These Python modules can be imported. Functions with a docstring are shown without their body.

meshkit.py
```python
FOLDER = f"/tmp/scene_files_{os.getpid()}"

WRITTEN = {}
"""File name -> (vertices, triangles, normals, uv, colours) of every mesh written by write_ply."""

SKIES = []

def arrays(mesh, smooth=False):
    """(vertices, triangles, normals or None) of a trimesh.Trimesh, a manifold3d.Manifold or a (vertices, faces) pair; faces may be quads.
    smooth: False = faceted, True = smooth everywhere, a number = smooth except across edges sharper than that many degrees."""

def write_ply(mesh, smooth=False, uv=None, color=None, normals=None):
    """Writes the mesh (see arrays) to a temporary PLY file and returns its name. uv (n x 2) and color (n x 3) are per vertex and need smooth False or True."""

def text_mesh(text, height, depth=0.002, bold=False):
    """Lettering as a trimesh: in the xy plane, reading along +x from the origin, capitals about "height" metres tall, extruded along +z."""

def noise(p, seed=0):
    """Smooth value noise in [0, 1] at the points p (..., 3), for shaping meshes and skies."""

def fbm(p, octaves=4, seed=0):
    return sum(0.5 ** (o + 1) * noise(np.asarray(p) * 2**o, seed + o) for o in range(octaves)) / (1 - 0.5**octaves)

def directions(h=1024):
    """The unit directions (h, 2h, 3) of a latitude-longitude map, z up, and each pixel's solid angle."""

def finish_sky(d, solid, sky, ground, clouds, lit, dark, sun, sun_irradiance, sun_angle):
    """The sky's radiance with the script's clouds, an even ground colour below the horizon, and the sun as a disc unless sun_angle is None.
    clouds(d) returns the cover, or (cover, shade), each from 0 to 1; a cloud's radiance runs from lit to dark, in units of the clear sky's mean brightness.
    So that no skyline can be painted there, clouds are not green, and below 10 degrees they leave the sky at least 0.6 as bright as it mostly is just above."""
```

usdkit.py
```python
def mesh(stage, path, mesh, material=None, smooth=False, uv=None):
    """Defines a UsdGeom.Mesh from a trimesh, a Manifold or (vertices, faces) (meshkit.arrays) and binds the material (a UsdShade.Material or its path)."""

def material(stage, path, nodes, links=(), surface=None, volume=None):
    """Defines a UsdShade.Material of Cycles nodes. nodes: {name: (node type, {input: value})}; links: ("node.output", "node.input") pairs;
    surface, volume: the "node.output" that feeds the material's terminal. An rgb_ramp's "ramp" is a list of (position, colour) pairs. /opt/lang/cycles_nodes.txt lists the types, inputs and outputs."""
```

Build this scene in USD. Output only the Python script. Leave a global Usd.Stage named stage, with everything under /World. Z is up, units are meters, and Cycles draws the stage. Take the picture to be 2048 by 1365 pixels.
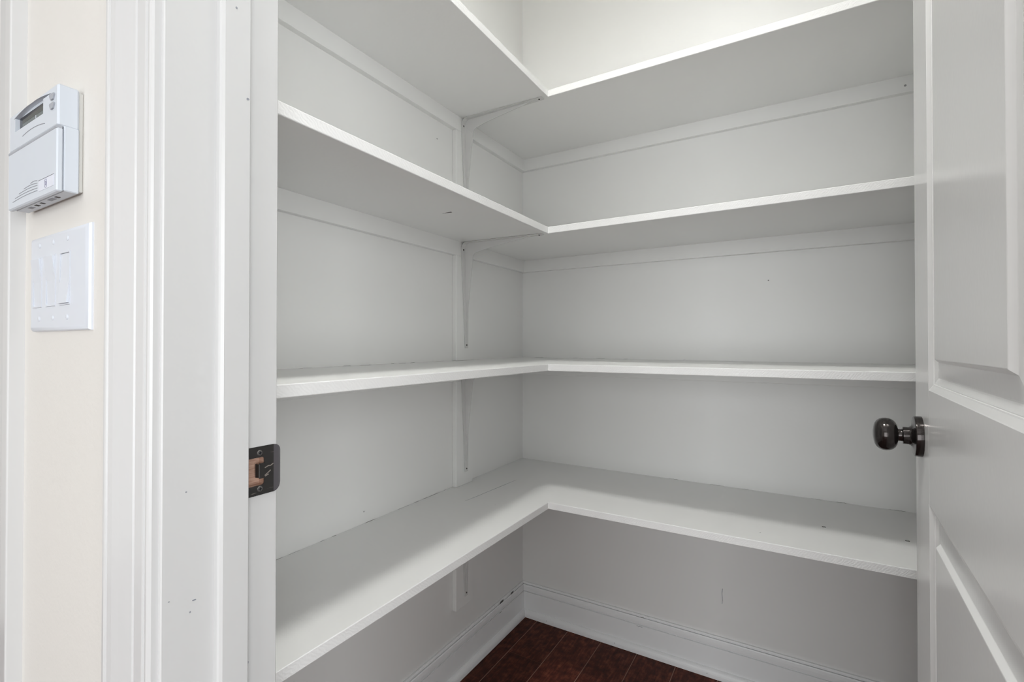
import math, random
import numpy as np, trimesh, usdkit, meshkit
from shapely.geometry import Polygon, Point, box as sbox
from shapely import affinity
from pxr import Usd, UsdGeom, UsdLux, UsdShade, Gf, Sdf

random.seed(7)
stage = Usd.Stage.CreateInMemory()
UsdGeom.SetStageUpAxis(stage, 'Z'); UsdGeom.SetStageMetersPerUnit(stage, 1.0)
world = UsdGeom.Xform.Define(stage, '/World'); stage.SetDefaultPrim(world.GetPrim())

# ------------------------------------------------------------------ camera, lights, exposure
FPX, YAW, PITCH = 968.56, -0.536301, 0.0085550          # focal length in pixels of a 2048 px wide picture
CAM = (0.963199, -1.704497, 1.074689)
cam = UsdGeom.Camera.Define(stage, '/World/camera')
cam.CreateHorizontalApertureAttr(36.0); cam.CreateVerticalApertureAttr(36.0 * 1365 / 2048)
cam.CreateFocalLengthAttr(36.0 * FPX / 2048); cam.CreateClippingRangeAttr(Gf.Vec2f(0.02, 60))
cam.AddTranslateOp().Set(Gf.Vec3d(*CAM))
cam.AddRotateXYZOp().Set(Gf.Vec3f(90 + math.degrees(PITCH), 0, -math.degrees(YAW)))
cam.CreateExposureAttr(0.04)

PANTRY_LIGHT, HALL_LIGHT = 86.0, 3.0      # radiance of the two ceiling lamps' glass domes
def daylight(name, w, h, at, rz, strength):              # daylight in a window of the hall
    q = UsdLux.RectLight.Define(stage, '/World/' + name)
    q.CreateWidthAttr(w); q.CreateHeightAttr(h); q.CreateIntensityAttr(strength); q.CreateColorAttr(Gf.Vec3f(0.955, 0.978, 0.99))
    q.AddTranslateOp().Set(Gf.Vec3d(*at)); q.AddRotateXYZOp().Set(Gf.Vec3f(90, 0, rz))
REAR_DAY, SIDE_DAY = 4.15, 5.6
daylight('daylight_rear', 2.3, 2.0, (0.9, -4.62, 1.12), 0, REAR_DAY)
daylight('daylight_side', 1.8, 1.8, (2.63, -2.9, 1.15), 90, SIDE_DAY)

# ------------------------------------------------------------------ materials
L = '/World/Looks'
UsdGeom.Scope.Define(stage, L)
def paint(name, col, rough=0.4, bump=0.15, scale=60, speck=0.0, spec=0.5, wave=False, scratch=0.0):
    n = {'g': ('geometry', {}), 'nz': ('noise_texture', {'scale': scale, 'detail': 3}),
         'big': ('noise_texture', {'scale': 2.3, 'detail': 3}),
         'tone': ('mix_color', {'a': [c * 0.975 for c in col], 'b': [min(1, c * 1.02) for c in col]}),
         'bp': ('bump', {'strength': bump, 'distance': 0.002}),
         'p': ('principled_bsdf', {'roughness': rough, 'specular_ior_level': spec})}
    l = [('g.position', 'nz.vector'), ('g.position', 'big.vector'), ('big.fac', 'tone.fac'), ('nz.fac', 'bp.height'), ('bp.normal', 'p.normal')]
    out = 'tone.result'
    if speck:
        n |= {'v': ('voronoi_texture', {'scale': 9.0, 'randomness': 1.0}), 'sep': ('separate_color', {}),
              'rad': ('math', {'math_type': 'multiply', 'value2': 0.045 * speck}), 'p4': ('math', {'math_type': 'power', 'value2': 6.0}),
              'lt': ('math', {'math_type': 'less_than'}), 'sm': ('mix_color', {'b': [c * 0.35 for c in col]})}
        l += [('g.position', 'v.vector'), ('v.color', 'sep.color'), ('sep.r', 'p4.value1'), ('p4.value', 'rad.value1'),
              ('v.distance', 'lt.value1'), ('rad.value', 'lt.value2'), ('lt.value', 'sm.fac'), (out, 'sm.a')]
        out = 'sm.result'
    if scratch:                                          # faint hairline scuffs
        n |= {'mp': ('mapping', {'scale': (5.0, 5.0, 1.6), 'rotation': (0.3, 0.5, 0.2)}), 'v2': ('voronoi_texture', {'scale': 1.5, 'feature': 'distance_to_edge', 'randomness': 1.0}),
              'nm': ('noise_texture', {'scale': 3.1, 'detail': 1}), 'gt': ('math', {'math_type': 'greater_than', 'value2': 0.66}), 'lt2': ('math', {'math_type': 'less_than', 'value2': 0.0022 * scratch}),
              'mu': ('math', {'math_type': 'multiply'}), 'mf': ('math', {'math_type': 'multiply', 'value2': 0.22}), 'sc': ('mix_color', {'b': [c * 0.55 for c in col]})}
        l += [('g.position', 'mp.vector'), ('mp.vector', 'v2.vector'), ('g.position', 'nm.vector'), ('nm.fac', 'gt.value1'), ('v2.distance', 'lt2.value1'),
              ('gt.value', 'mu.value1'), ('lt2.value', 'mu.value2'), ('mu.value', 'mf.value1'), ('mf.value', 'sc.fac'), (out, 'sc.a')]
        out = 'sc.result'
    l.append((out, 'p.base_color'))
    if wave:                                             # slanting saw marks left in the shelf edges
        n |= {'mw': ('mapping', {'rotation': (0.75, 0.75, 0.0)}), 'w': ('wave_texture', {'scale': 75.0, 'distortion': 7.0, 'detail': 3, 'detail_scale': 1.2, 'bands_direction': 'z'}),
              'msk': ('noise_texture', {'scale': 9.0, 'detail': 2}), 'mm': ('math', {'math_type': 'multiply'}), 'b2': ('bump', {'strength': 0.32, 'distance': 0.0008})}
        l += [('g.position', 'mw.vector'), ('mw.vector', 'w.vector'), ('g.position', 'msk.vector'), ('w.fac', 'mm.value1'), ('msk.fac', 'mm.value2'),
              ('mm.value', 'b2.height'), ('bp.normal', 'b2.normal'), ('b2.normal', 'p.normal')]
        l.remove(('bp.normal', 'p.normal'))
    return usdkit.material(stage, f'{L}/{name}', n, l, surface='p.BSDF')
def plain(name, col, rough=0.4, metal=0.0, **kw):
    return usdkit.material(stage, f'{L}/{name}', {'p': ('principled_bsdf', {'base_color': col, 'roughness': rough, 'metallic': metal, **kw})}, [], surface='p.BSDF')

M = {}
M['wall'] = paint('pantry_wall_paint', (0.855, 0.857, 0.843), 0.42, 0.10, 90, 0.9)
M['shelf'] = paint('shelf_paint', (0.885, 0.887, 0.875), 0.38, 0.12, 120, 0.8)
M['edge'] = paint('shelf_edge_paint', (0.87, 0.872, 0.867), 0.42, 0.15, 160, 0.0, wave=True)
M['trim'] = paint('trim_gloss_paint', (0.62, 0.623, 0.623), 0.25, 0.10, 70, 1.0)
M['base'] = paint('baseboard_paint', (0.90, 0.91, 0.915), 0.38, 0.12, 70, 1.0)
M['door'] = paint('door_paint', (0.86, 0.862, 0.858), 0.22, 0.06, 110, 0.5)
M['hall'] = paint('hall_wall_paint', (0.70, 0.682, 0.648), 0.6, 0.15, 130, 0.6)
M['ceil'] = paint('ceiling_paint', (0.85, 0.85, 0.845), 0.8, 0.1, 60)
M['steel'] = paint('bracket_paint', (0.69, 0.688, 0.678), 0.35, 0.05, 150)
M['plastic'] = plain('white_plastic', (0.60, 0.645, 0.705), 0.35)
M['plastic_switch'] = plain('switch_plastic', (0.66, 0.695, 0.755), 0.28)
M['ivory'] = plain('ivory_plastic', (0.56, 0.555, 0.53), 0.4)
M['grey'] = plain('grey_rubber', (0.37, 0.39, 0.43), 0.5)
M['line'] = plain('moulded_line', (0.27, 0.285, 0.32), 0.5)
M['lcd'] = plain('display_lcd', (0.115, 0.14, 0.142), 0.3, specular_ior_level=0.25)
M['lcd_top'] = plain('display_lcd_top', (0.055, 0.064, 0.06), 0.3, specular_ior_level=0.25)
M['lcd_frame'] = plain('display_frame', (0.012, 0.013, 0.018), 0.2)
M['label'] = plain('label_white', (0.70, 0.73, 0.82), 0.3)
M['print'] = plain('label_print', (0.30, 0.30, 0.40), 0.5)
M['baffle'] = plain('lamp_baffle', (0.45, 0.45, 0.44), 0.5)
M['screw'] = plain('screw_metal', (0.15, 0.145, 0.14), 0.35, 0.6)
M['lip'] = plain('strike_lip', (0.15, 0.14, 0.155), 0.28, 0.5)
M['scratch'] = plain('strike_scratch', (0.30, 0.27, 0.24), 0.4, 0.5)
M['hole'] = plain('screw_dark', (0.05, 0.047, 0.042), 0.6)
M['chip'] = plain('bare_chip', (0.14, 0.135, 0.125), 0.7)
M['subfloor'] = plain('joint_dust', (0.27, 0.145, 0.105), 0.8)
M['bronze'] = usdkit.material(stage, f'{L}/oil_rubbed_bronze', {'g': ('geometry', {}), 'nz': ('noise_texture', {'scale': 35.0, 'detail': 4}),
    'c': ('rgb_ramp', {'ramp': [(0.0, (0.046, 0.042, 0.042)), (0.62, (0.060, 0.053, 0.051)), (0.8, (0.085, 0.056, 0.045)), (1.0, (0.2, 0.11, 0.08))]}),
    'p': ('principled_bsdf', {'metallic': 0.8, 'roughness': 0.12})}, [('g.position', 'nz.vector'), ('nz.fac', 'c.fac'), ('c.color', 'p.base_color')], surface='p.BSDF')
M['strike'] = usdkit.material(stage, f'{L}/strike_black', {'g': ('geometry', {}), 'mp': ('mapping', {'scale': (40.0, 40.0, 260.0)}), 'nz': ('noise_texture', {'scale': 1.0, 'detail': 4}),
    'c': ('rgb_ramp', {'ramp': [(0.0, (0.028, 0.027, 0.026)), (0.66, (0.036, 0.034, 0.033)), (0.74, (0.22, 0.20, 0.18)), (1.0, (0.40, 0.36, 0.32))]}),
    'p': ('principled_bsdf', {'metallic': 0.3, 'roughness': 0.33})}, [('g.position', 'mp.vector'), ('mp.vector', 'nz.vector'), ('nz.fac', 'c.fac'), ('c.color', 'p.base_color')], surface='p.BSDF')
M['rawwood'] = usdkit.material(stage, f'{L}/raw_wood', {'g': ('geometry', {}), 'mp': ('mapping', {'scale': (60.0, 60.0, 500.0)}), 'nz': ('noise_texture', {'scale': 1.0, 'detail': 4}),
    'c': ('rgb_ramp', {'ramp': [(0.25, (0.36, 0.20, 0.14)), (0.75, (0.66, 0.46, 0.36))]}), 'p': ('principled_bsdf', {'roughness': 0.7})},
    [('g.position', 'mp.vector'), ('mp.vector', 'nz.vector'), ('nz.fac', 'c.fac'), ('c.color', 'p.base_color')], surface='p.BSDF')
def wood(name, k):
    return usdkit.material(stage, f'{L}/{name}', {'g': ('geometry', {}), 'mp': ('mapping', {'scale': (110.0, 14.0, 30.0)}), 'nz': ('noise_texture', {'scale': 1.0, 'detail': 6, 'roughness': 0.65, 'distortion': 0.6}),
        'nb': ('noise_texture', {'scale': 38.0, 'detail': 4, 'roughness': 0.6}), 'mx': ('mix_float', {'fac': 0.5}),
        'c': ('rgb_ramp', {'ramp': [(0.30, tuple(k * v for v in (0.020, 0.0055, 0.004))), (0.5, tuple(k * v for v in (0.078, 0.020, 0.0125))), (0.72, tuple(k * v for v in (0.24, 0.070, 0.040)))]}),
        'bp': ('bump', {'strength': 0.35, 'distance': 0.001}), 'p': ('principled_bsdf', {'roughness': 0.5, 'specular_ior_level': 0.14})},
        [('g.position', 'mp.vector'), ('mp.vector', 'nz.vector'), ('g.position', 'nb.vector'), ('nz.fac', 'mx.a'), ('nb.fac', 'mx.b'), ('mx.result', 'c.fac'), ('c.color', 'p.base_color'), ('mx.result', 'bp.height'), ('bp.normal', 'p.normal')], surface='p.BSDF')
WOODS = [wood('plank_wood_dark', 0.85), wood('plank_wood', 1.0), wood('plank_wood_light', 1.15)]
def glow(name, col, s):
    return usdkit.material(stage, f'{L}/{name}', {'e': ('emission', {'color': col, 'strength': s})}, [], surface='e.emission')
M['glow_pantry'] = glow('lamp_glass_pantry', (1.0, 1.0, 0.968), PANTRY_LIGHT)
M['glow_hall'] = glow('lamp_glass_hall', (1.0, 0.97, 0.93), HALL_LIGHT)

# ------------------------------------------------------------------ helpers
used = {}
def numbered(parent, name):
    k = (parent, name); i = used.get(k, 0); used[k] = i + 1
    return f'{parent}/{name}' if i == 0 else f'{parent}/{name}_{i:03d}'
def path_of(parent):
    return '/World' if parent is None else str(parent.GetPath())
def tag(p, label=None, cat=None, group=None, kind=None):
    for k, v in (('label', label), ('category', cat), ('group', group), ('kind', kind)):
        if v: p.SetCustomDataByKey(k, v)
    return p
def obj(name, mesh, m, parent=None, smooth=False, **t):
    pr = usdkit.mesh(stage, numbered(path_of(parent), name), mesh, M[m] if isinstance(m, str) else m, smooth=smooth).GetPrim()
    return tag(pr, **t)
def thing(name, label, cat, loc=(0, 0, 0), rotz=0.0, parent=None, **t):
    x = UsdGeom.Xform.Define(stage, numbered(path_of(parent), name))
    if any(loc) or rotz:
        x.AddTranslateOp().Set(Gf.Vec3d(*loc)); x.AddRotateZOp().Set(rotz)
    return tag(x.GetPrim(), label, cat, **t)
def struct(name, mesh, m, label, cat, parent=None, smooth=False):
    return obj(name, mesh, m, parent, smooth, label=label, cat=cat, kind='structure')
def cbox(x0, x1, y0, y1, z0, z1, c=0.0):
    if c <= 0:
        b = trimesh.creation.box((x1 - x0, y1 - y0, z1 - z0)); b.apply_translation(((x0 + x1) / 2, (y0 + y1) / 2, (z0 + z1) / 2)); return b
    p = []
    for sx, X in ((1, x0), (-1, x1)):
        for sy, Y in ((1, y0), (-1, y1)):
            for sz, Z in ((1, z0), (-1, z1)):
                p += [(X + sx * c, Y + sy * c, Z), (X + sx * c, Y, Z + sz * c), (X, Y + sy * c, Z + sz * c)]
    return trimesh.convex.convex_hull(np.array(p))
def cat(*ms):
    return trimesh.util.concatenate(ms)
def ext(poly, a, b, ax, ay, az):
    """Polygon extruded from a to b: its x runs along ax, its y along ay, the extrusion along az (unit vectors)."""
    poly = poly if isinstance(poly, Polygon) else Polygon(poly)
    m = trimesh.creation.extrude_polygon(poly.buffer(0), b - a, engine='earcut'); m.apply_translation((0, 0, a))
    T = np.eye(4); T[:3, 0], T[:3, 1], T[:3, 2] = ax, ay, az
    m.vertices = m.vertices @ T[:3, :3].T
    if np.linalg.det(T[:3, :3]) < 0: m.invert()
    return m
X, Y, Z = np.eye(3)
def lathe(profile, n=48):
    return trimesh.creation.revolve(np.array(profile, float), sections=n)
def moved(m, d):
    m = m.copy(); m.apply_translation(d); return m
def orient(m, ax, ay, az, o=(0, 0, 0)):
    m = m.copy(); T = np.array([ax, ay, az], float).T
    m.vertices = m.vertices @ T.T + np.array(o)
    if np.linalg.det(T) < 0: m.invert()
    return m

# ------------------------------------------------------------------ measures (metres)
W, YF = 1.40, -1.341            # pantry width; inner face of the door wall
YO = -1.466                     # hall face of the door wall
XJ, XR = 0.4126, 1.142          # jamb faces
HC, HP = 2.74, 2.74             # ceilings: hall, pantry
WL, WB, T = 0.3249, 0.4217, 0.0197
Z4, S = 0.6119, 0.4064
ZT = [Z4 + 3 * S, Z4 + 2 * S, Z4 + S, Z4]          # shelf tops, from the top shelf down
LAMP_P, LAMP_H = (.69, -1.15), (1.30, -2.60)          # the recessed lamps' places
HX0, HX1, HY0 = -1.7, 2.7, -4.7

# ------------------------------------------------------------------ floor of planks
fl = thing('floor', 'dark red brown wooden plank floor with pale dusty joints', 'floor', kind='structure')
obj('subfloor', cbox(HX0 - .1, HX1 + .1, HY0 - .1, 0.1, -0.03, -0.0009), 'subfloor', fl, label='pale dusty joint under the planks')
PW, X0 = 0.1306, 0.0785
rng = random.Random(3)
k0 = int(math.floor((HX0 - X0) / PW))
for k in range(k0, int((HX1 - X0) / PW) + 1):
    xa, xb = X0 + k * PW, X0 + (k + 1) * PW
    ys = [-0.24 if k == 0 else -0.75 - rng.random() * 0.5] if -1 <= k <= 11 else [-1.45 - rng.random()]
    while ys[-1] > HY0 + 0.3: ys.append(ys[-1] - 0.8 - rng.random() * 0.7)
    ys = [0.0 if -1 <= k <= 11 else YF - 0.02] + [y for y in ys if y > HY0 + .1] + [HY0]
    for ya, yb in zip(ys[1:], ys[:-1]):
        g = 0.0014
        dz = rng.uniform(-0.0003, 0.0)
        p = [(xa + g, -.0011), (xb - g, -.0011), (xb - g, -0.0006 + dz), (xb - g - 0.0012, dz), (xa + g + 0.0012, dz), (xa + g, -0.0006 + dz)]
        obj('plank', ext(p, ya + 0.0008, yb - 0.0008, X, Z, Y), WOODS[rng.randrange(3)], fl)

# ------------------------------------------------------------------ walls and ceilings
def wall_panel(poly, y0, y1): return ext(poly, y0, y1, X, Z, Y)
struct('wall_left', cbox(-0.10, 0.0, YF, 0.10, 0, HP), 'wall', 'white painted pantry wall on the left behind the deep shelf run', 'wall')
struct('wall_back', cbox(0.0, W + .1, 0.0, 0.10, 0, HP), 'wall', 'white painted pantry back wall facing the doorway', 'wall')
struct('wall_right', cbox(W, W + .1, YF, 0.0, 0, HP), 'wall', 'white pantry wall hidden behind the open door', 'wall')
def holed(x0, x1, y0, y1, z, at): return ext(sbox(x0, y0, x1, y1).difference(Point(*at).buffer(.1425, 24)), z, z + .10, X, Y, Z)
struct('ceiling', holed(-0.1, W + .1, YF, 0.1, HP, LAMP_P), 'ceil', 'white pantry ceiling above the top shelf', 'ceiling')
front = Polygon([(HX0, 0), (HX1, 0), (HX1, HC), (HX0, HC)]).difference(sbox(XJ - .019, -.1, XR + .019, 2.075)).difference(sbox(-0.86, -.1, -0.095, 2.075))
pans = front.geoms if hasattr(front, 'geoms') else [front]
struct('wall_front', cat(*[wall_panel(g, YO, YF) for g in pans]), 'hall', 'cream painted wall strip carrying the thermostat and light switches', 'wall')
struct('ceiling', holed(HX0, HX1, HY0, YO, HC, LAMP_H), 'ceil', 'white ceiling of the hall in front of the pantry', 'ceiling')
struct('wall_hall_left', cbox(HX0 - .1, HX0, HY0, YF, 0, HC), 'hall', 'cream wall on the left side of the hall', 'wall')
struct('wall_hall_right', ext(Polygon([(HY0, 0), (YF, 0), (YF, HC), (HY0, HC)]).difference(sbox(-3.8, .25, -2.0, 2.05)), HX1, HX1 + .1, Y, Z, X), 'hall', 'cream wall on the right side of the hall', 'wall')
rear = Polygon([(HX0 - .1, 0), (HX1 + .1, 0), (HX1 + .1, HC), (HX0 - .1, HC)]).difference(sbox(-.25, .08, 2.05, 2.16))
struct('wall_hall_rear', wall_panel(rear, HY0 - .1, HY0), 'hall', 'cream wall behind the photographer with the window', 'wall')
wf = sbox(-.30, .03, 2.10, 2.21).difference(sbox(-.22, .11, 2.02, 2.13))
struct('window_1', cat(ext(wf, HY0 - .02, HY0 + .03, X, Z, Y), cbox(.875, .925, HY0 - .02, HY0 + .02, .11, 2.13)), 'trim', 'white framed tall glazed opening in the hall rear wall', 'window')

wf2 = sbox(-3.85, .20, -1.95, 2.10).difference(sbox(-3.77, .28, -2.03, 2.02))
struct('window_2', cat(ext(wf2, HX1 - .03, HX1 + .02, Y, Z, X), cbox(HX1 - .02, HX1 + .02, -2.925, -2.875, .28, 2.02)), 'trim', 'white framed window in the right hall wall', 'window')

# ------------------------------------------------------------------ baseboards and shoe moulding
BB = [(0, 0), (.0135, 0), (.0135, .0935), (.0132, .0938), (.0088, .0942), (.0088, .0960), (.0122, .0968), (.0126, .0988), (.0126, .108), (.0116, .1165), (.0098, .1198), (.0040, .1198), (.0040, .1212), (.0078, .1215), (.0074, .1250), (.0056, .1280), (.0012, .1284), (.0012, .1270), (0, .1270)]
a = np.linspace(0, math.pi / 2, 7)
SH = [(.0135, 0), (.0265, 0), (.0265, .006)] + [(.0135 + .013 * math.cos(t), .006 + .0205 * math.sin(t)) for t in a[1:]]
def chip(pts, o, u, v, n, t=0.0006):
    return orient(trimesh.creation.extrude_polygon(Polygon(pts), t, engine='earcut'), u, v, n, o)
def ragged(w, h, n=9, seed=0):
    r = random.Random(seed)
    return [((w / 2) * math.cos(2 * math.pi * i / n) * r.uniform(.6, 1.1), (h / 2) * math.sin(2 * math.pi * i / n) * r.uniform(.6, 1.1)) for i in range(n)]
b = thing('baseboard_left', 'white moulded baseboard along the left pantry wall with two dark chips', 'baseboard', kind='structure')
obj('board', ext(BB, YF, 0, X, Z, Y), 'base', b)
obj('shoe_moulding', ext(SH, YF, 0, X, Z, Y), 'base', b)
obj('paint_chip', chip([(-.009, -.004), (.006, -.004), (.012, .004), (-.004, .004)], (.0088, -.0993, .1225), Y, Z, X), 'chip', b, label='dark chip in the paint')
obj('paint_chip', chip([(-.013, -.004), (.010, -.004), (.013, .004), (-.008, .004)], (.0088, -.1750, .1225), Y, Z, X), 'chip', b, label='dark chip in the paint')
obj('paint_chip', chip(ragged(.02, .0016, 9, 2), (.0136, -.19, .0925), Y, Z, X, .0003), 'chip', b, label='dark chip in the paint')
b = thing('baseboard_back', 'white moulded baseboard along the pantry back wall', 'baseboard', kind='structure')
obj('board', ext(BB, 0.0, W, -Y, Z, X), 'base', b)
obj('shoe_moulding', ext(SH, 0.0, W, -Y, Z, X), 'base', b)
obj('paint_chip', chip(ragged(.026, .0016, 11, 1), (.478, -.01365, .0900), X, Z, -Y, .0003), 'line', b, label='dark scuff in the paint')
obj('paint_chip', chip(ragged(.013, .0028, 9, 4), (.487, -.0070, .1206), X, Z, -Y, .0006), 'chip', b, label='dark scuff in the paint')
for x_ in (.12, .39, .70): obj('nail_hole', chip(ragged(.002, .0034, 8, 5), (x_, -.0266, .012), X, Z, -Y, .0003), 'chip', b)

# ------------------------------------------------------------------ shelves
XE, YE = 1.385, YF + 0.012       # where the boards end at the right and at the door wall
def sag(v):
    x, y = v[:, 0], v[:, 1]
    q = np.clip(1 - x / WL, 0, 1); r = np.clip(1 + y / WB, 0, 1)
    H = 0.0075 - 0.0039 * np.clip(np.maximum(x, -y) / 1.2, 0, 1.1)
    v = v.copy(); v[:, 2] += H * (q + r - q * r); return v
def grid_board(x0, x1, y0, y1, z0, z1, nx, ny):
    m = trimesh.creation.box((1, 1, 1)); m.apply_translation((.5, .5, .5))
    # top and bottom as grids so that the slight sag bends smoothly
    gx, gy = np.meshgrid(np.linspace(x0, x1, nx + 1), np.linspace(y0, y1, ny + 1), indexing='ij')
    def sheet(z, up):
        v = np.stack([gx.ravel(), gy.ravel(), np.full(gx.size, z)], 1); f = []
        for i in range(nx):
            for j in range(ny):
                a_, b_, c_, d_ = i * (ny + 1) + j, (i + 1) * (ny + 1) + j, (i + 1) * (ny + 1) + j + 1, i * (ny + 1) + j + 1
                f += [(a_, b_, c_), (a_, c_, d_)] if up else [(a_, c_, b_), (a_, d_, c_)]
        return trimesh.Trimesh(v, f, process=False)
    def side(p, q, n):
        t = np.linspace(0, 1, n + 1)[:, None]; l = np.array(p)[None] * (1 - t) + np.array(q)[None] * t
        v = np.vstack([np.c_[l, np.full(n + 1, z0)], np.c_[l, np.full(n + 1, z1)]]); f = []
        for i in range(n): f += [(i, i + 1, n + 2 + i), (i, n + 2 + i, n + 1 + i)]
        return trimesh.Trimesh(v, f, process=False)
    s = cat(sheet(z1, True), sheet(z0, False), side((x0, y0), (x1, y0), nx), side((x1, y0), (x1, y1), ny), side((x1, y1), (x0, y1), nx), side((x0, y1), (x0, y0), ny))
    s.vertices = sag(s.vertices); return s
def edge_strip(p, q, z0, z1, nrm):
    """The painted front edge of a board: a thin strip with its arrises eased, lying on the board's front."""
    e = 0.0012
    prof = [(0, z0 + .0002), (e * .5, z0 + .0002), (e, z0 + .0012), (e, z1 - .0012), (e * .5, z1 - .0002), (0, z1 - .0002)]
    d = np.array([q[0] - p[0], q[1] - p[1], 0.0]); ln = np.linalg.norm(d); d /= ln
    m = ext(prof, 0, ln, np.array([*nrm, 0.0]), Z, d); m.apply_translation((p[0], p[1], 0)); return m
shelf_label = ['topmost L-shaped white shelf, the one below the brightest wall',
               'second L-shaped white shelf from the top, seen from below',
               'third L-shaped white shelf from the top, at eye level behind the knob',
               'lowest L-shaped white shelf, seen from above over the dark floor']
shelves = []
for i, zt in enumerate(ZT):
    s = thing('pantry_shelf', shelf_label[i], 'shelf'); z0 = zt - T; shelves.append(s)
    e = 0.0012
    obj('board', grid_board(0.0005, WL - e, YE, -0.0005, z0, zt, 4, 14), 'shelf', s)
    obj('board', grid_board(WL - e, XE, -WB + e, -0.0005, z0, zt, 14, 4), 'shelf', s)
    obj('front_edge', edge_strip((WL - e, YE), (WL - e, -WB), z0, zt, (1, 0)), 'edge', s)
    obj('front_edge', edge_strip((WL - e, -WB + e), (XE, -WB + e), z0, zt, (0, -1)), 'edge', s)
# marks on single shelves
def lie(x, y, z): return sag(np.array([[x, y, z]]))[0]
obj('paint_chip', chip([(-.017, .001), (.010, -.004), (.012, .003)], lie(.2073, -.7464, ZT[1] - T), X, -Y, -Z, .0003), 'chip', shelves[1], label='dark chip under the board')
obj('paint_chip', chip(ragged(.012, .004, 8, 7), lie(.20, -1.02, ZT[2] - T), X, -Y, -Z, .0003), 'chip', shelves[2], label='dark chip under the board')
for (x_, y_) in ((1.0137, -.242), (1.1789, -.2455)):
    c_ = lie(x_, y_, ZT[3])
    ring = Point(0, 0).buffer(.0044, 6).difference(Point(0, 0).buffer(.0031, 6))
    obj('screw', cat(moved(trimesh.creation.extrude_polygon(ring, .0003, engine='earcut'), c_), moved(trimesh.creation.box((.0050, .0011, .0003)), c_)), 'hole', shelves[3], label='dark rimmed screw head')

def joint(x0, y0, x1, y1, z, m, seed, keep):
    r = random.Random(seed); out = []; L_ = math.hypot(x1 - x0, y1 - y0); d = np.array([(x1 - x0) / L_, (y1 - y0) / L_, 0]); s_ = 0.0
    while s_ < L_:
        l_ = r.uniform(.008, .05)
        if r.random() < keep:
            h_ = r.uniform(.0003, .0009); a_ = np.array([x0, y0, z]) + d * s_
            a_ = sag(a_[None])[0]; nx = np.array([-d[1], d[0], 0]) if x0 == x1 else np.array([0, -1, 0])
            nx = np.array([1.0, 0, 0]) if x0 == x1 else nx
            out.append(orient(trimesh.creation.extrude_polygon(Polygon([(0, 0), (l_, 0), (l_ * .8, h_), (l_ * .2, h_ * .8)]), .0004, engine='earcut'), d, Z, nx, a_))
        s_ += l_ + r.uniform(.002, .03)
    for g in out: obj('joint_gap', g, 'chip', m, label='dark gap in the caulk along the wall')
joint(.0005, -1.25, .0005, -.48, ZT[2], shelves[2], 3, .75)
joint(.0005, -1.25, .0005, -.48, ZT[3], shelves[3], 5, .8)
joint(.55, -.0005, 1.28, -.0005, ZT[3], shelves[3], 8, .28)
joint(.02, -.0005, .95, -.0005, ZT[2], shelves[2], 9, .35)

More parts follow.
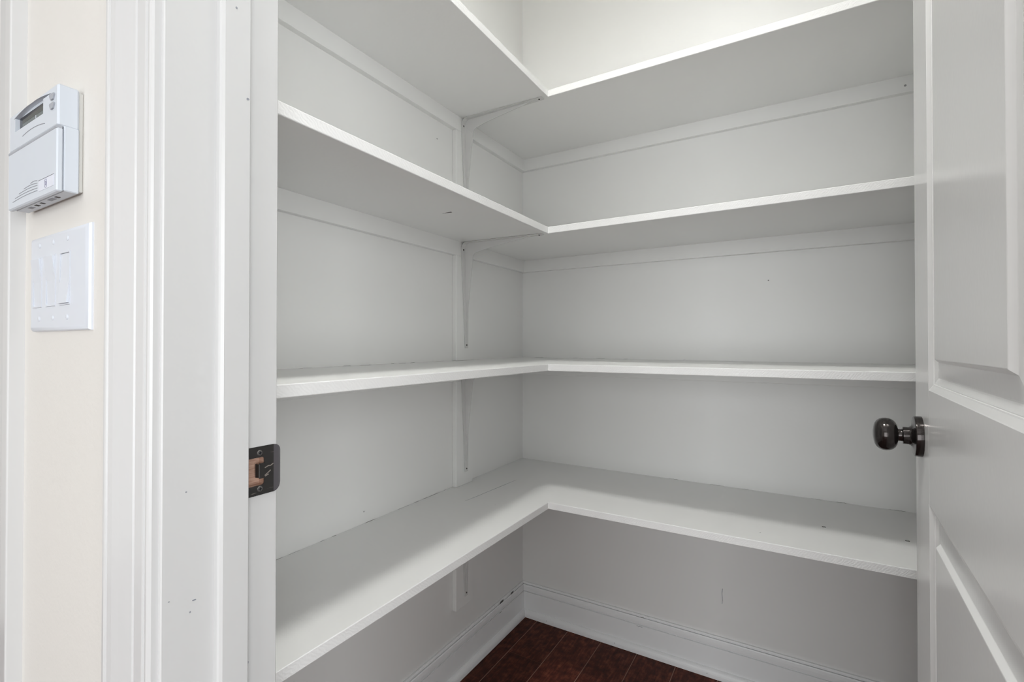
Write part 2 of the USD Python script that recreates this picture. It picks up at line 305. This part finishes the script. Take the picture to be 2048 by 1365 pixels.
# cleats under the shelves: along the left wall and the back wall
CT, CH = 0.0165, 0.046
names = ['topmost', 'second', 'third']
for i in range(3):
    z1 = ZT[i] - T; n = 12
    def shear(m):
        v = m.vertices.copy(); m.vertices[:, 2] = sag(v)[:, 2] - 0.0003; return m
    back = False
    prof = [(0, z1 - CH), (CT - .001, z1 - CH), (CT, z1 - CH + .001), (CT, z1), (0, z1)]
    segs = [ext(prof, a_, b_, X, Z, Y) for a_, b_ in [(YE, -CT)]]
    obj('shelf_cleat', shear(segs[0]), 'wall', label=f'white wooden cleat on the left wall under the {names[i]} shelf', cat='shelf cleat')
    back = True
    obj('shelf_cleat', shear(ext(prof, 0.0, XE, -Y, Z, X)), 'wall', label=f'white wooden cleat on the back wall under the {names[i]} shelf', cat='shelf cleat')

# upright boards on the left wall that carry the brackets, one in each bay
bays = [('between the topmost and second shelves', ZT[1], ZT[0] - T - CH), ('between the second and third shelves', ZT[2], ZT[1] - T - CH),
        ('between the third and lowest shelves', ZT[3], ZT[2] - T - CH), ('hanging down below the lowest shelf', 0.2225, ZT[3] - T)]
for k, (txt, za, zb) in enumerate(bays):
    za += 0.0062 if k < 3 else 0; zb += 0.0058
    obj('mounting_board', cbox(0.0003, CT, -.4610, -.3700, za, zb, .0012), 'wall', label=f'narrow white upright board on the left wall {txt}', cat='mounting board')

# ------------------------------------------------------------------ shelf brackets
def bracket(zu, txt):
    t = thing('shelf_bracket', f'white steel shelf bracket {txt}', 'shelf bracket', (CT + .0008, -.4165, zu - .0006))
    th, R, leg, arm = .0018, .020, .345, .292
    # centre line of the bent strip, in (x, z), from the foot of the leg to the tip of the arm
    pts = [(th / 2, -leg), (th / 2, -leg * .66), (th / 2, -leg * .33), (th / 2, -R - .03)]
    pts += [(th / 2 + R - R * math.cos(q), -R + (R - th / 2) * math.sin(q)) for q in np.linspace(0, math.pi / 2, 9)]
    pts += [(arm * f, -th / 2) for f in (.3, .6, .85, 1.0)]
    pts = np.array(pts); s = np.r_[0, np.cumsum(np.linalg.norm(np.diff(pts, axis=0), axis=1))]; sb = s[3] + .02
    yc = np.where(s < sb, .008 * (1 - s / sb), -.008 * (s - sb) / (s[-1] - sb))
    hw = np.where(s < sb, .0080 + .0120 * (s / sb), .020 - .012 * (s - sb) / (s[-1] - sb))
    tan = np.gradient(pts, axis=0); tan /= np.linalg.norm(tan, axis=1)[:, None]; nr = np.stack([-tan[:, 1], tan[:, 0]], 1)
    def strip(sl):
        v, f = [], []
        for p, n_, y_, h_ in zip(pts[sl], nr[sl], yc[sl], hw[sl]):
            for sy, sn in ((-1, -1), (1, -1), (1, 1), (-1, 1)):
                v.append((p[0] + n_[0] * sn * th / 2, y_ + sy * h_, p[1] + n_[1] * sn * th / 2))
        n = len(v) // 4
        for i in range(n - 1):
            for j in range(4):
                a_, b_ = i * 4 + j, i * 4 + (j + 1) % 4
                f += [(a_, b_, b_ + 4), (a_, b_ + 4, a_ + 4)]
        e = (n - 1) * 4; f += [(0, 2, 1), (0, 3, 2), (e, e + 1, e + 2), (e, e + 2, e + 3)]
        m = trimesh.Trimesh(v, f); m.fix_normals(); return m
    def lean(m): m.vertices[:, 2] -= .0056 * np.clip(m.vertices[:, 0] - .012, 0, None) / .29; return m
    obj('wall_leg', lean(strip(slice(0, 9))), 'steel', t, smooth=40)
    obj('shelf_arm', lean(strip(slice(8, None))), 'steel', t, smooth=40)
    # the web that stiffens the bend, tapering along both arms
    inner = [(th, -leg + .030)] + [(th + .030 * f ** 1.25, -leg + .030 + (leg - .085) * f) for f in np.linspace(.12, 1, 8)]
    cx, cz, r_ = th + .030 + .022, -.055, .022
    inner += [(cx - r_ * math.cos(q), cz + r_ * math.sin(q)) for q in np.linspace(.15, math.pi / 2, 7)]
    inner += [(cx + (arm - .028 - cx) * f, cz + r_ + (-th - cz - r_) * f ** .8) for f in np.linspace(.15, 1, 7)]
    outer = [(R * .6, -th), (R * .25, -R * .35), (th * .5, -R)]
    web = Polygon(inner + outer)
    m = ext(web, -.0014, .0014, X, Z, -Y)
    # the web leans with the two arms' centre lines
    v = m.vertices
    v[:, 1] += np.where(v[:, 2] < -.05, .008 * np.clip((-v[:, 2] - .05) / (leg - .05), 0, 1), -.008 * np.clip(v[:, 0] / arm, 0, 1))
    lean(m); obj('web', m, 'steel', t)
    for (x_, y_, z_, ax) in ((th, -.0098, -.024, 'x'), (th, .0082, -leg + .010, 'x'), (arm - .012, -.0090, -th, 'z')):
        c = trimesh.creation.cylinder(.0026, .0012, sections=14)
        c = orient(c, Y, Z, X, (x_ + .0004, y_, z_)) if ax == 'x' else moved(c, (x_, y_, z_ - .0004))
        obj('screw', lean(c), 'hole', t, label='dark screw head')
    return t
for i, txt in enumerate(['under the topmost shelf, near the inner corner', 'under the second shelf, near the inner corner', 'under the third shelf, only its wall leg in view', 'under the lowest shelf, only its pointed foot in view']):
    bracket(ZT[i] - T + 0.0056, txt)

# ------------------------------------------------------------------ door frame: jambs, stops, casing
JH = 2.056
SC_Z0, SC_Z1 = 0.8975, 0.9547                     # strike plate
pocket = cbox(XJ - .0126, XJ + .01, -1.3802, -1.3558, .9070, .9440)
jl = cbox(XJ - .019, XJ, YO, YF, 0, JH + .019, .0012)
jl = trimesh.boolean.difference([jl, pocket], engine='manifold')
j = thing('trim_1', 'white glossy left door jamb with the black strike plate', 'door jamb', kind='structure')
obj('jamb', jl, 'trim', j)
def stop(x0, sx):
    y0, y1, t = -1.4148, -1.3820, .0105
    p = [(0, y0), (t - .004, y0), (t - .0015, y0 + .001), (t, y0 + .004), (t, y1 - .001), (t - .001, y1), (0, y1)]
    return [(x0 + sx * q, r) for q, r in p]
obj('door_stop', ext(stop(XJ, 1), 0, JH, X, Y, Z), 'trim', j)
obj('latch_pocket', cbox(XJ - .0124, XJ - .0118, -1.379, -1.3570, .9082, .9428).difference(cbox(0, .001, 0, .001, 0, .001)) if False else
    cat(cbox(XJ - .0124, XJ - .0112, -1.379, -1.3570, .9082, .9428), cbox(XJ - .0112, XJ - .0003, -1.3798, -1.379, .9082, .9428), cbox(XJ - .0112, XJ - .0003, -1.357, -1.3562, .9082, .9428),
        cbox(XJ - .0112, XJ - .0003, -1.379, -1.357, .9074, .9082), cbox(XJ - .0112, XJ - .0003, -1.379, -1.357, .9428, .9436)), 'rawwood', j, label='raw reddish wood inside the latch hole')
for n_, (y_, z_, w_, h_) in enumerate([(-1.4348, .8056, .0042, .0018), (-1.4585, .8142, .0022, .0014), (-1.3772, .7077, .0034, .0046), (-1.4431, .9214, .0020, .0020), (-1.3857, 1.3556, .0040, .0030), (-1.3990, 1.4524, .0030, .0028), (-1.4386, .7948, .0016, .0024)]):
    xo = XJ + (.0105 if -1.4148 < y_ < -1.382 else 0)
    obj('dent', chip(ragged(w_, h_, 8, 20 + n_), (xo, y_, z_), Y, Z, X, .00025), 'line', j, label='small grey dent in the paint')
j = thing('trim_2', 'white glossy right door jamb behind the open door', 'door jamb', kind='structure')
obj('jamb', cbox(XR, XR + .019, YO, YF, 0, JH + .019, .0012), 'trim', j)
obj('door_stop', ext(stop(XR, -1), 0, JH, X, Y, Z), 'trim', j)
j = thing('trim_3', 'white head jamb across the top of the pantry doorway', 'door jamb', kind='structure')
obj('jamb', cbox(XJ, XR, YO, YF, JH, JH + .019), 'trim', j)
obj('door_stop', cbox(XJ + .011, XR - .011, -1.4148, -1.382, JH - .0105, JH), 'trim', j)
# casing profile: (distance from the opening edge, thickness)
CAS = [(0, 0), (0, .0060), (.0012, .0082), (.0035, .0092), (.0065, .0090), (.0085, .0078), (.0098, .0076), (.0102, .0092), (.0120, .0096), (.0270, .0099), (.0278, .0088), (.0290, .0090),
       (.0298, .0108), (.040, .0122), (.052, .0138), (.064, .0156), (.0725, .0163), (.0735, .0150), (.0745, .0152), (.0752, .0172), (.0770, .0178), (.0810, .0176), (.0826, .0164), (.083, .0145), (.083, 0)]
def leg(x0, sx, y0=YO, sy=-1): return [(x0 + sx * d, y0 + sy * t) for d, t in CAS]
CT_H = JH + .005
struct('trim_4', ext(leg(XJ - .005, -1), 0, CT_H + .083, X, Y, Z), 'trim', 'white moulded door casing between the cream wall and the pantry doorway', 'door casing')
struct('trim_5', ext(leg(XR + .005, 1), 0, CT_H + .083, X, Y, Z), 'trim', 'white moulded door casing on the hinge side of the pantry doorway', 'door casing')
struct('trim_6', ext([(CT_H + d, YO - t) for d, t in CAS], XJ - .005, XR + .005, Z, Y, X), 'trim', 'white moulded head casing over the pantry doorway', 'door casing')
# the next doorway on the left: only its casing shows
C2 = 0.0146 - .083
CAS2 = [(0, 0), (0, .0085), (.004, .010), (.060, .0172), (.0800, .0178), (.0822, .0174), (.083, .0160), (.083, 0)]
struct('trim_7', ext([(C2 + d, YO - t) for d, t in CAS2], 0, CT_H + .083, X, Y, Z), 'trim', 'white door casing at the left picture edge beside the thermostat', 'door casing')
struct('trim_8', cat(cbox(-.095, C2 - .005, YO, YF, 0, JH + .019), cbox(-.86, -.841, YO, YF, 0, JH + .019), cbox(-.841, -.095, YO, YF, JH, JH + .019)), 'trim', 'white jamb of the next doorway on the left', 'door jamb')
struct('trim_9', ext([(-.846 - d, YO - t) for d, t in CAS], 0, CT_H + .083, X, Y, Z), 'trim', 'white far casing of the next doorway on the left', 'door casing')

# ------------------------------------------------------------------ panel doors
STICK = [(0, 0), (.0012, .0007), (.0080, .0040), (.0094, .0044), (.0098, .0058), (.0108, .0056), (.0175, .0080), (.0195, .0086), (.0210, .0086), (.0425, .0062), (.0432, .0058), (.0475, .0008), (.0485, .0005)]
def panel(x0, x1, z0, z1, d):
    """A moulded raised panel seen from both faces, closed at its rim."""
    v, f = [], []
    for side in (0, 1):
        base = len(v)
        for o, q in STICK:
            yy = q if side == 0 else d - q
            v += [(x0 + o, yy, z0 + o), (x1 - o, yy, z0 + o), (x1 - o, yy, z1 - o), (x0 + o, yy, z1 - o)]
        n = len(STICK)
        for i in range(n - 1):
            for k in range(4):
                a_, b_ = base + i * 4 + k, base + i * 4 + (k + 1) % 4
                f += [(a_, b_, b_ + 4), (a_, b_ + 4, a_ + 4)]
        e = base + (n - 1) * 4; f += [(e, e + 1, e + 2), (e, e + 2, e + 3)]
    h = len(v) // 2
    for k in range(4):
        a_, b_ = k, (k + 1) % 4
        f += [(a_, b_, h + b_), (a_, h + b_, h + a_)]
    m = trimesh.Trimesh(v, f, process=False); 
    mm = trimesh.Trimesh(m.vertices, m.faces, process=True); mm.fix_normals(); return mm
def panel_door(name, label, loc, rotz, w, sl, pr, knob=True):
    """Local frame: x from the free edge to the hinges, y from the room face into the leaf, z up."""
    d, h = .035, 2.035
    t = thing(name, label, 'door', loc, rotz, kind='structure')
    zs = [(.012, .25), (.8345, 1.0065), (h - .125, h)]
    obj('stile', cbox(0, sl, 0, d, .012, h, .0012), 'door', t)
    obj('stile', cbox(w - pr, w, 0, d, .012, h, .0012), 'door', t)
    for (a_, b_) in zs: obj('rail', cbox(sl, w - pr, 0.00002, d - .00002, a_, b_), 'door', t)
    obj('panel', panel(sl, w - pr, zs[0][1], zs[1][0], d), 'door', t)
    obj('panel', panel(sl, w - pr, zs[1][1], zs[2][0], d), 'door', t)
    if knob:
        kb = UsdGeom.Xform.Define(stage, f'{t.GetPath()}/door_knob').GetPrim(); tag(kb, label='dark bronze door knob')
        def on(prof, side):
            m = lathe(prof, 64)
            return orient(m, X, Z, -Y, (.063, 0, .926)) if side == 0 else orient(m, X, Z, Y, (.063, d, .926))
        for side in (0, 1):
            obj('rosette', on([(0, 0), (.0325, 0), (.0327, .0012), (.0325, .0085), (.0316, .0100), (.0300, .0106), (.0230, .0112), (.0180, .0122), (.0155, .0142), (.0142, .0165), (0, .0165)], side), 'bronze', kb, smooth=35)
            obj('shank', on([(0, .0165), (.0140, .0165), (.0140, .0235), (.0138, .0242), (.0122, .0246), (.0105, .0250), (.0098, .0265), (.0098, .0310), (0, .0310)], side), 'bronze', kb, smooth=35)
            g = [(0, .0300), (.0098, .0300), (.0120, .0306), (.0165, .0316), (.0212, .0340), (.0245, .0375), (.0264, .0420), (.0271, .0465), (.0266, .0512), (.0250, .0552), (.0220, .0588), (.0175, .0614), (.0120, .0629), (.0060, .0637), (0, .0640)]
            obj('grip', on(g, side), 'bronze', kb, smooth=True)
        obj('latch_plate', cbox(-.0008, .0, .005, .030, .8975, .9547), 'strike', t, label='dark latch plate in the door edge')
        for z_ in (.25, 1.03, 1.82):
            hg = orient(trimesh.creation.cylinder(.006, .09, sections=16), X, Y, Z, (w + .004, d + .004, z_))
            obj('hinge', hg, 'bronze', t, label='dark bronze hinge knuckle', smooth=30)
    return t
A = math.radians(2.5)
K = np.array([1.1325, -.688, 0]); dv = np.array([math.sin(A), math.cos(A), 0])
org = K + dv * .063
panel_door('door_1', 'white two panel door standing open with a dark bronze knob', tuple(org), -90 - 2.5, .722, .131, .157)
panel_door('door_2', 'white closed door of the next doorway on the left', (-.838, -1.40, 0), 0, .760, .118, .118, knob=False)

# ------------------------------------------------------------------ strike plate on the left jamb
sp = thing('strike_plate', 'black metal strike plate screwed to the left door jamb', 'strike plate')
zc, hh = (SC_Z0 + SC_Z1) / 2, (SC_Z1 - SC_Z0) / 2
py0, py1 = -1.3818, -1.3462
plate = sbox(py0, SC_Z0, py1, SC_Z1)
hole = sbox(-1.3790, .9090, -1.3580, .9420).buffer(-.003).buffer(.003, 6)
hole = hole.difference(sbox(-1.3638, .9165, -1.30, .9345)).buffer(-.0006).buffer(.0006)
hole = max(getattr(hole, 'geoms', [hole]), key=lambda g: g.area)
obj('plate', ext(plate.difference(hole), -.0002, .0013, Y, Z, X), 'strike', sp).GetPrim() if False else obj('plate', moved(ext(plate.difference(hole), -.0002, .0013, Y, Z, X), (XJ, 0, 0)), 'strike', sp)
# tongue bent into the hole
obj('tongue', moved(ext([(-1.3632, .0013), (-1.3632, -.0002), (-1.3642, -.0055), (-1.3652, -.0053), (-1.3644, .0006)], .9175, .9335, Y, X, Z), (XJ, 0, 0)), 'strike', sp)
v, f = [], []                                       # curved lip that wraps the jamb's edge
n, m_ = 9, 13
for layer in (0, 1):
    for i in range(n):
        s = i / (n - 1); th_ = s * math.radians(80); r_ = -.0014 if layer else 0
        yy = py1 + (.0138 + r_) * math.sin(th_); xx = XJ + .0013 - .0100 + (.0100 + r_) * math.cos(th_)
        hz = hh * math.sqrt(max(0, 1 - (s * .93) ** 1.7)) if i else hh
        for q in range(m_): v.append((xx, yy, zc + hz * (2 * q / (m_ - 1) - 1)))
    o = layer * n * m_
    for i in range(n - 1):
        for q in range(m_ - 1):
            a_, b_, c_, d_ = o + i * m_ + q, o + (i + 1) * m_ + q, o + (i + 1) * m_ + q + 1, o + i * m_ + q + 1
            f += [(a_, b_, c_), (a_, c_, d_)] if not layer else [(a_, c_, b_), (a_, d_, c_)]
rim = [i * m_ for i in range(n)] + [(n - 1) * m_ + q for q in range(1, m_)] + [i * m_ + m_ - 1 for i in range(n - 2, -1, -1)]
o = n * m_
for a_, b_ in zip(rim[:-1], rim[1:]): f += [(a_, a_ + o, b_ + o), (a_, b_ + o, b_)]
lip = trimesh.Trimesh(v, f); lip.fix_normals()
obj('lip', lip, 'lip', sp, smooth=50)
for pts in ([(-1.3570, .9285), (-1.3530, .9300), (-1.3500, .9298), (-1.3470, .9315)], [(-1.3572, .9195), (-1.3540, .9215), (-1.3505, .9240)], [(-1.3568, .9185), (-1.3530, .9198)]):
    from shapely.geometry import LineString
    obj('scratch', moved(ext(LineString(pts).buffer(.0006, 2), .0012, .0015, Y, Z, X), (XJ, 0, 0)), 'scratch', sp, label='bright scratch in the black finish')
for (y_, z_) in ((-1.3640, .9472), (-1.3636, .9048)):
    c = orient(lathe([(0, 0), (.0034, 0), (.0034, .0004), (.0028, .0010), (0, .0010)], 20), Y, Z, X, (XJ + .0012, y_, z_))
    sc = obj('screw', c, 'screw', sp, label='dark cross head screw')
    x_ = XJ + .0023
    obj('cross_recess', cat(cbox(x_ - .0003, x_, y_ - .0020, y_ + .0020, z_ - .0005, z_ + .0005), cbox(x_ - .0003, x_, y_ - .0005, y_ + .0005, z_ - .0020, z_ + .0020)), 'lcd_frame', sp)

# ------------------------------------------------------------------ light switches
ls = thing('light_switch', 'white three gang rocker light switch plate below the thermostat', 'light switch')
px0, px1, pz0, pz1, pd = .0575, .2475, 1.0928, 1.2200, .0066
def wallrect(poly, t0, t1): return ext(poly, YO - t1, YO - t0, X, Z, Y)
xs = [.0868, .1345, .1812]                          # rocker centres
zs0, zs1 = 1.1245, 1.1912
plate = [(px0, 0), (px0, .0020), (px0 + .0015, .0045), (px0 + .004, .0061), (px0 + .007, pd), (px1 - .007, pd), (px1 - .004, .0061), (px1 - .0015, .0045), (px1, .0020), (px1, 0)]
pm = ext(plate, pz0, pz1, X, -Y, Z)
pm.apply_translation((0, YO, 0))
cut = [cbox(x_ - .0168, x_ + .0168, YO - .02, YO - .002, zs0, zs1) for x_ in xs]
corner = []
# round the top and bottom rims the same way
prof2 = [(pz0, 0), (pz0, .0020), (pz0 + .0015, .0045), (pz0 + .004, .0061), (pz0 + .007, pd), (pz1 - .007, pd), (pz1 - .004, .0061), (pz1 - .0015, .0045), (pz1, .0020), (pz1, 0)]
pm2 = ext(prof2, px0, px1, Z, -Y, X); pm2.apply_translation((0, YO, 0))
pm = trimesh.boolean.intersection([pm, pm2], engine='manifold')
pm = trimesh.boolean.difference([pm] + cut, engine='manifold')
obj('wall_plate', pm, 'plastic_switch', ls, smooth=25)
for k, x_ in enumerate(xs):
    fr = sbox(x_ - .0166, zs0 + .0002, x_ + .0166, zs1 - .0002).difference(sbox(x_ - .0150, zs0 + .0020, x_ + .0150, zs1 - .0020))
    sw = obj('rocker_frame', wallrect(fr, .002, pd + .0006), 'plastic_switch', ls)
    hi, lo = (.0098, .0058) if k < 2 else (.0058, .0098)
    za, zb, zm = zs0 + .0023, zs1 - .0023, (zs0 + zs1) / 2
    prof = [(za, .002), (zb, .002), (zb, hi), (zm, .0066), (za, lo)]
    rk = ext(prof, x_ - .0147, x_ + .0147, Z, -Y, X); rk.apply_translation((0, YO, 0))
    obj('rocker', rk, 'plastic_switch', ls, label='rocker pressed in at the bottom' if k < 2 else 'rocker pressed in at the top')
for z_ in (1.2066, 1.1095):
    for x_ in (.0945, .1425, .1895):
        c = orient(lathe([(0, 0), (.0033, 0), (.0033, .0003), (.0024, .0009), (0, .0011)], 18), X, Z, -Y, (x_, YO - pd, z_))
        s_ = obj('screw', c, 'plastic_switch', ls, smooth=40)
# ------------------------------------------------------------------ thermostat
th = thing('thermostat', 'white wall thermostat with grey display and flip door above the switches', 'thermostat')
tx0, tx1, tz0, tz1 = .0450, .2157, 1.2568, 1.3835
YB, YM, YT = YO - .0042, YO - .0185, YO - .0245       # back plate front, housing shoulder, front face
obj('back_plate', cbox(tx0 + .004, tx1 - .0015, YB, YO, tz0 + .003, tz1 - .003, .0008), 'ivory', th, label='ivory back plate against the wall')
zd = 1.3335                                             # top of the flip door
low = cbox(tx0 + .001, tx1, YM, YB, tz0 + .0005, zd + .002, .0012)
up = cbox(tx0, tx1, YT, YB, zd, tz1, .0020)
arc = [(.0600, 1.3760)] + [(x_, 1.3760 + .0058 * (1 - ((x_ - .128) / .068) ** 2)) for x_ in np.linspace(.0640, .1920, 15)] + [(.1960, 1.3760)]
rec = Polygon(arc + [(.1690, 1.3760), (.1690, 1.3580), (.0675, 1.3580), (.0675, 1.3760)])
up = trimesh.boolean.difference([up, wallrect(rec, .0195, .05)], engine='manifold')
obj('housing', trimesh.boolean.union([low, up], engine='manifold'), 'plastic', th, smooth=20)
obj('display_frame', wallrect(sbox(.0677, 1.3582, .1688, 1.3775), .0190, .0200), 'lcd_frame', th, label='black frame around the display')
obj('display', wallrect(sbox(.0790, 1.3585, .1688, 1.3728), .0200, .0203), 'lcd', th, label='grey green display glass')
obj('display_shade', wallrect(sbox(.0790, 1.3680, .1688, 1.3728), .0203, .0204), 'lcd_top', th, label='darker upper strip of the display')
obj('display_divider', wallrect(sbox(.1275, 1.3585, .1290, 1.3680), .0203, .0204), 'label', th, label='pale divider in the display')
for z_, s_ in ((1.3700, 1), (1.3590, 1)):
    tri = Polygon([(-.0060, .0020), (.0060, .0020), (.0030, -.0022), (-.0030, -.0022)]).buffer(.0014, 4)
    bt = orient(trimesh.creation.extrude_polygon(tri, .0016, engine='earcut'), X, Z, -Y, (.2010, YT, z_))
    obj('button', bt, 'grey', th, label='grey arrow button')
def stroke(pts, w, o, t0, t1):
    from shapely.geometry import LineString
    return wallrect(LineString(pts).buffer(w / 2, 3), o + t0, o + t1)
OF = YO - YT
obj('groove', stroke([(.0962 + .079 * q, 1.3462 + .0030 * (1 - (2 * q - 1) ** 2) - .0016 * q) for q in np.linspace(0, 1, 12)], .0009, OF, -.0002, .0002), 'line', th)
# flip door with a rolled upper lip
fd = cbox(tx0 - .0008, tx1 + .0002, YT - .0006, YM - .0006, tz0 - .0008, zd - .0020, .0014)
lipm = orient(trimesh.creation.cylinder(.0030, tx1 - tx0 - .001, sections=20), Y, Z, X, ((tx0 + tx1) / 2, YT + .0018, zd - .0018))
door = obj('flip_door', cat(fd), 'plastic', th, smooth=20)
obj('door_lip', lipm, 'grey', th, smooth=40, label='rolled grey lip above the flip door')
OD = YO - (YT - .0006)
for (xa, za, xb, zb) in ((.130, 1.2787, .1534, 1.2781), (.106, 1.2758, .1535, 1.2753), (.0872, 1.2723, .1535, 1.2725), (.072, 1.2685, .1536, 1.2692), (.0632, 1.2648, .1537, 1.2660)):
    obj('vent_slot', stroke([(xa + (xb - xa) * q, za + (zb - za) * q + .0012 * math.sin(math.pi * q)) for q in np.linspace(0, 1, 8)], .0008, OD, -.0002, .0002), 'line', th)
obj('logo_plate', wallrect(sbox(.1590, 1.2635, .2080, 1.2765), OD, OD + .0003), 'label', th, label='small white maker plate with a grey emblem')
obj('logo_line', wallrect(sbox(.1575, 1.2768, .2085, 1.2774), OD, OD + .0003), 'line', th)
def loop(cx, cz, rx, rz, w):
    g = affinity.scale(Point(0, 0).buffer(1, 10), rx, rz).difference(affinity.scale(Point(0, 0).buffer(1, 10), rx - w, rz - w * .6))
    return affinity.translate(g, cx, cz)
from shapely import union_all
em = union_all([loop(.1830, 1.2735, .0036, .0019, .0009), loop(.1830, 1.2665, .0036, .0019, .0009), loop(.1818, 1.2705, .0030, .0026, .0009), loop(.1842, 1.2697, .0030, .0026, .0009)])
obj('emblem', cat(*[wallrect(g, OD + .0003, OD + .0005) for g in getattr(em, 'geoms', [em])]), 'print', th, label='small grey looped emblem')
for (xa, xb) in ((.080, .093), (.104, .112), (.124, .130), (.150, .168), (.174, .180)):
    obj('vent_hole', cbox(xa, xb, YO - .0150, YO - .0105, tz0 + .0002, tz0 + .0008), 'hole' if xb - xa < .009 else 'line', th)

# ------------------------------------------------------------------ ceiling lamps, above the picture
def lamp(x, y, z, r, glass, label, deep=.085):
    t = thing('ceiling_light', label, 'ceiling light', (x, y, z))
    obj('trim_ring', lathe([(r, 0), (r, -.003), (r + .004, -.006), (r + .018, -.005), (r + .022, 0)], 48), 'trim', t, smooth=40)
    obj('can', lathe([(r, -.003), (r, deep + .012), (0, deep + .012), (0, deep + .014), (r + .002, deep + .014), (r + .002, -.003), (r, -.003)], 48), 'baffle', t, smooth=40)
    obj('diffuser', lathe([(0, deep), (r - .001, deep), (r - .001, deep + .01), (0, deep + .01)], 48), glass, t)
obj('paint_crack', chip([(0, 0), (.0012, .012), (-.0004, .035), (.0015, .050), (.0030, .050), (.0010, .034), (.0026, .012), (.0010, 0)], (.742, -.0004, .235), X, Z, -Y, .0003), 'line', stage.GetPrimAtPath('/World/wall_back'), label='hairline crack in the paint')
sc_p = np.array([[.1143, -.547], [.1190, -.490], [.1225, -.430], [.1285, -.350], [.1336, -.279]])
sc_m = ext([(x_ - w_, y_) for (x_, y_), w_ in zip(sc_p, (.0001, .0006, .0005, .0007, .0001))] + [(x_ + w_, y_) for (x_, y_), w_ in zip(sc_p[::-1], (.0001, .0007, .0005, .0006, .0001))], ZT[3] - .0003, ZT[3] + .0003, X, Y, Z)
sc_m.vertices = sag(sc_m.vertices); obj('scuff', sc_m, 'line', shelves[3], label='thin grey scratch on the board')
lamp(*LAMP_P, HP, .14, 'glow_pantry', 'round recessed ceiling light inside the pantry')
lamp(*LAMP_H, HC, .14, 'glow_hall', 'round recessed ceiling light of the hall')
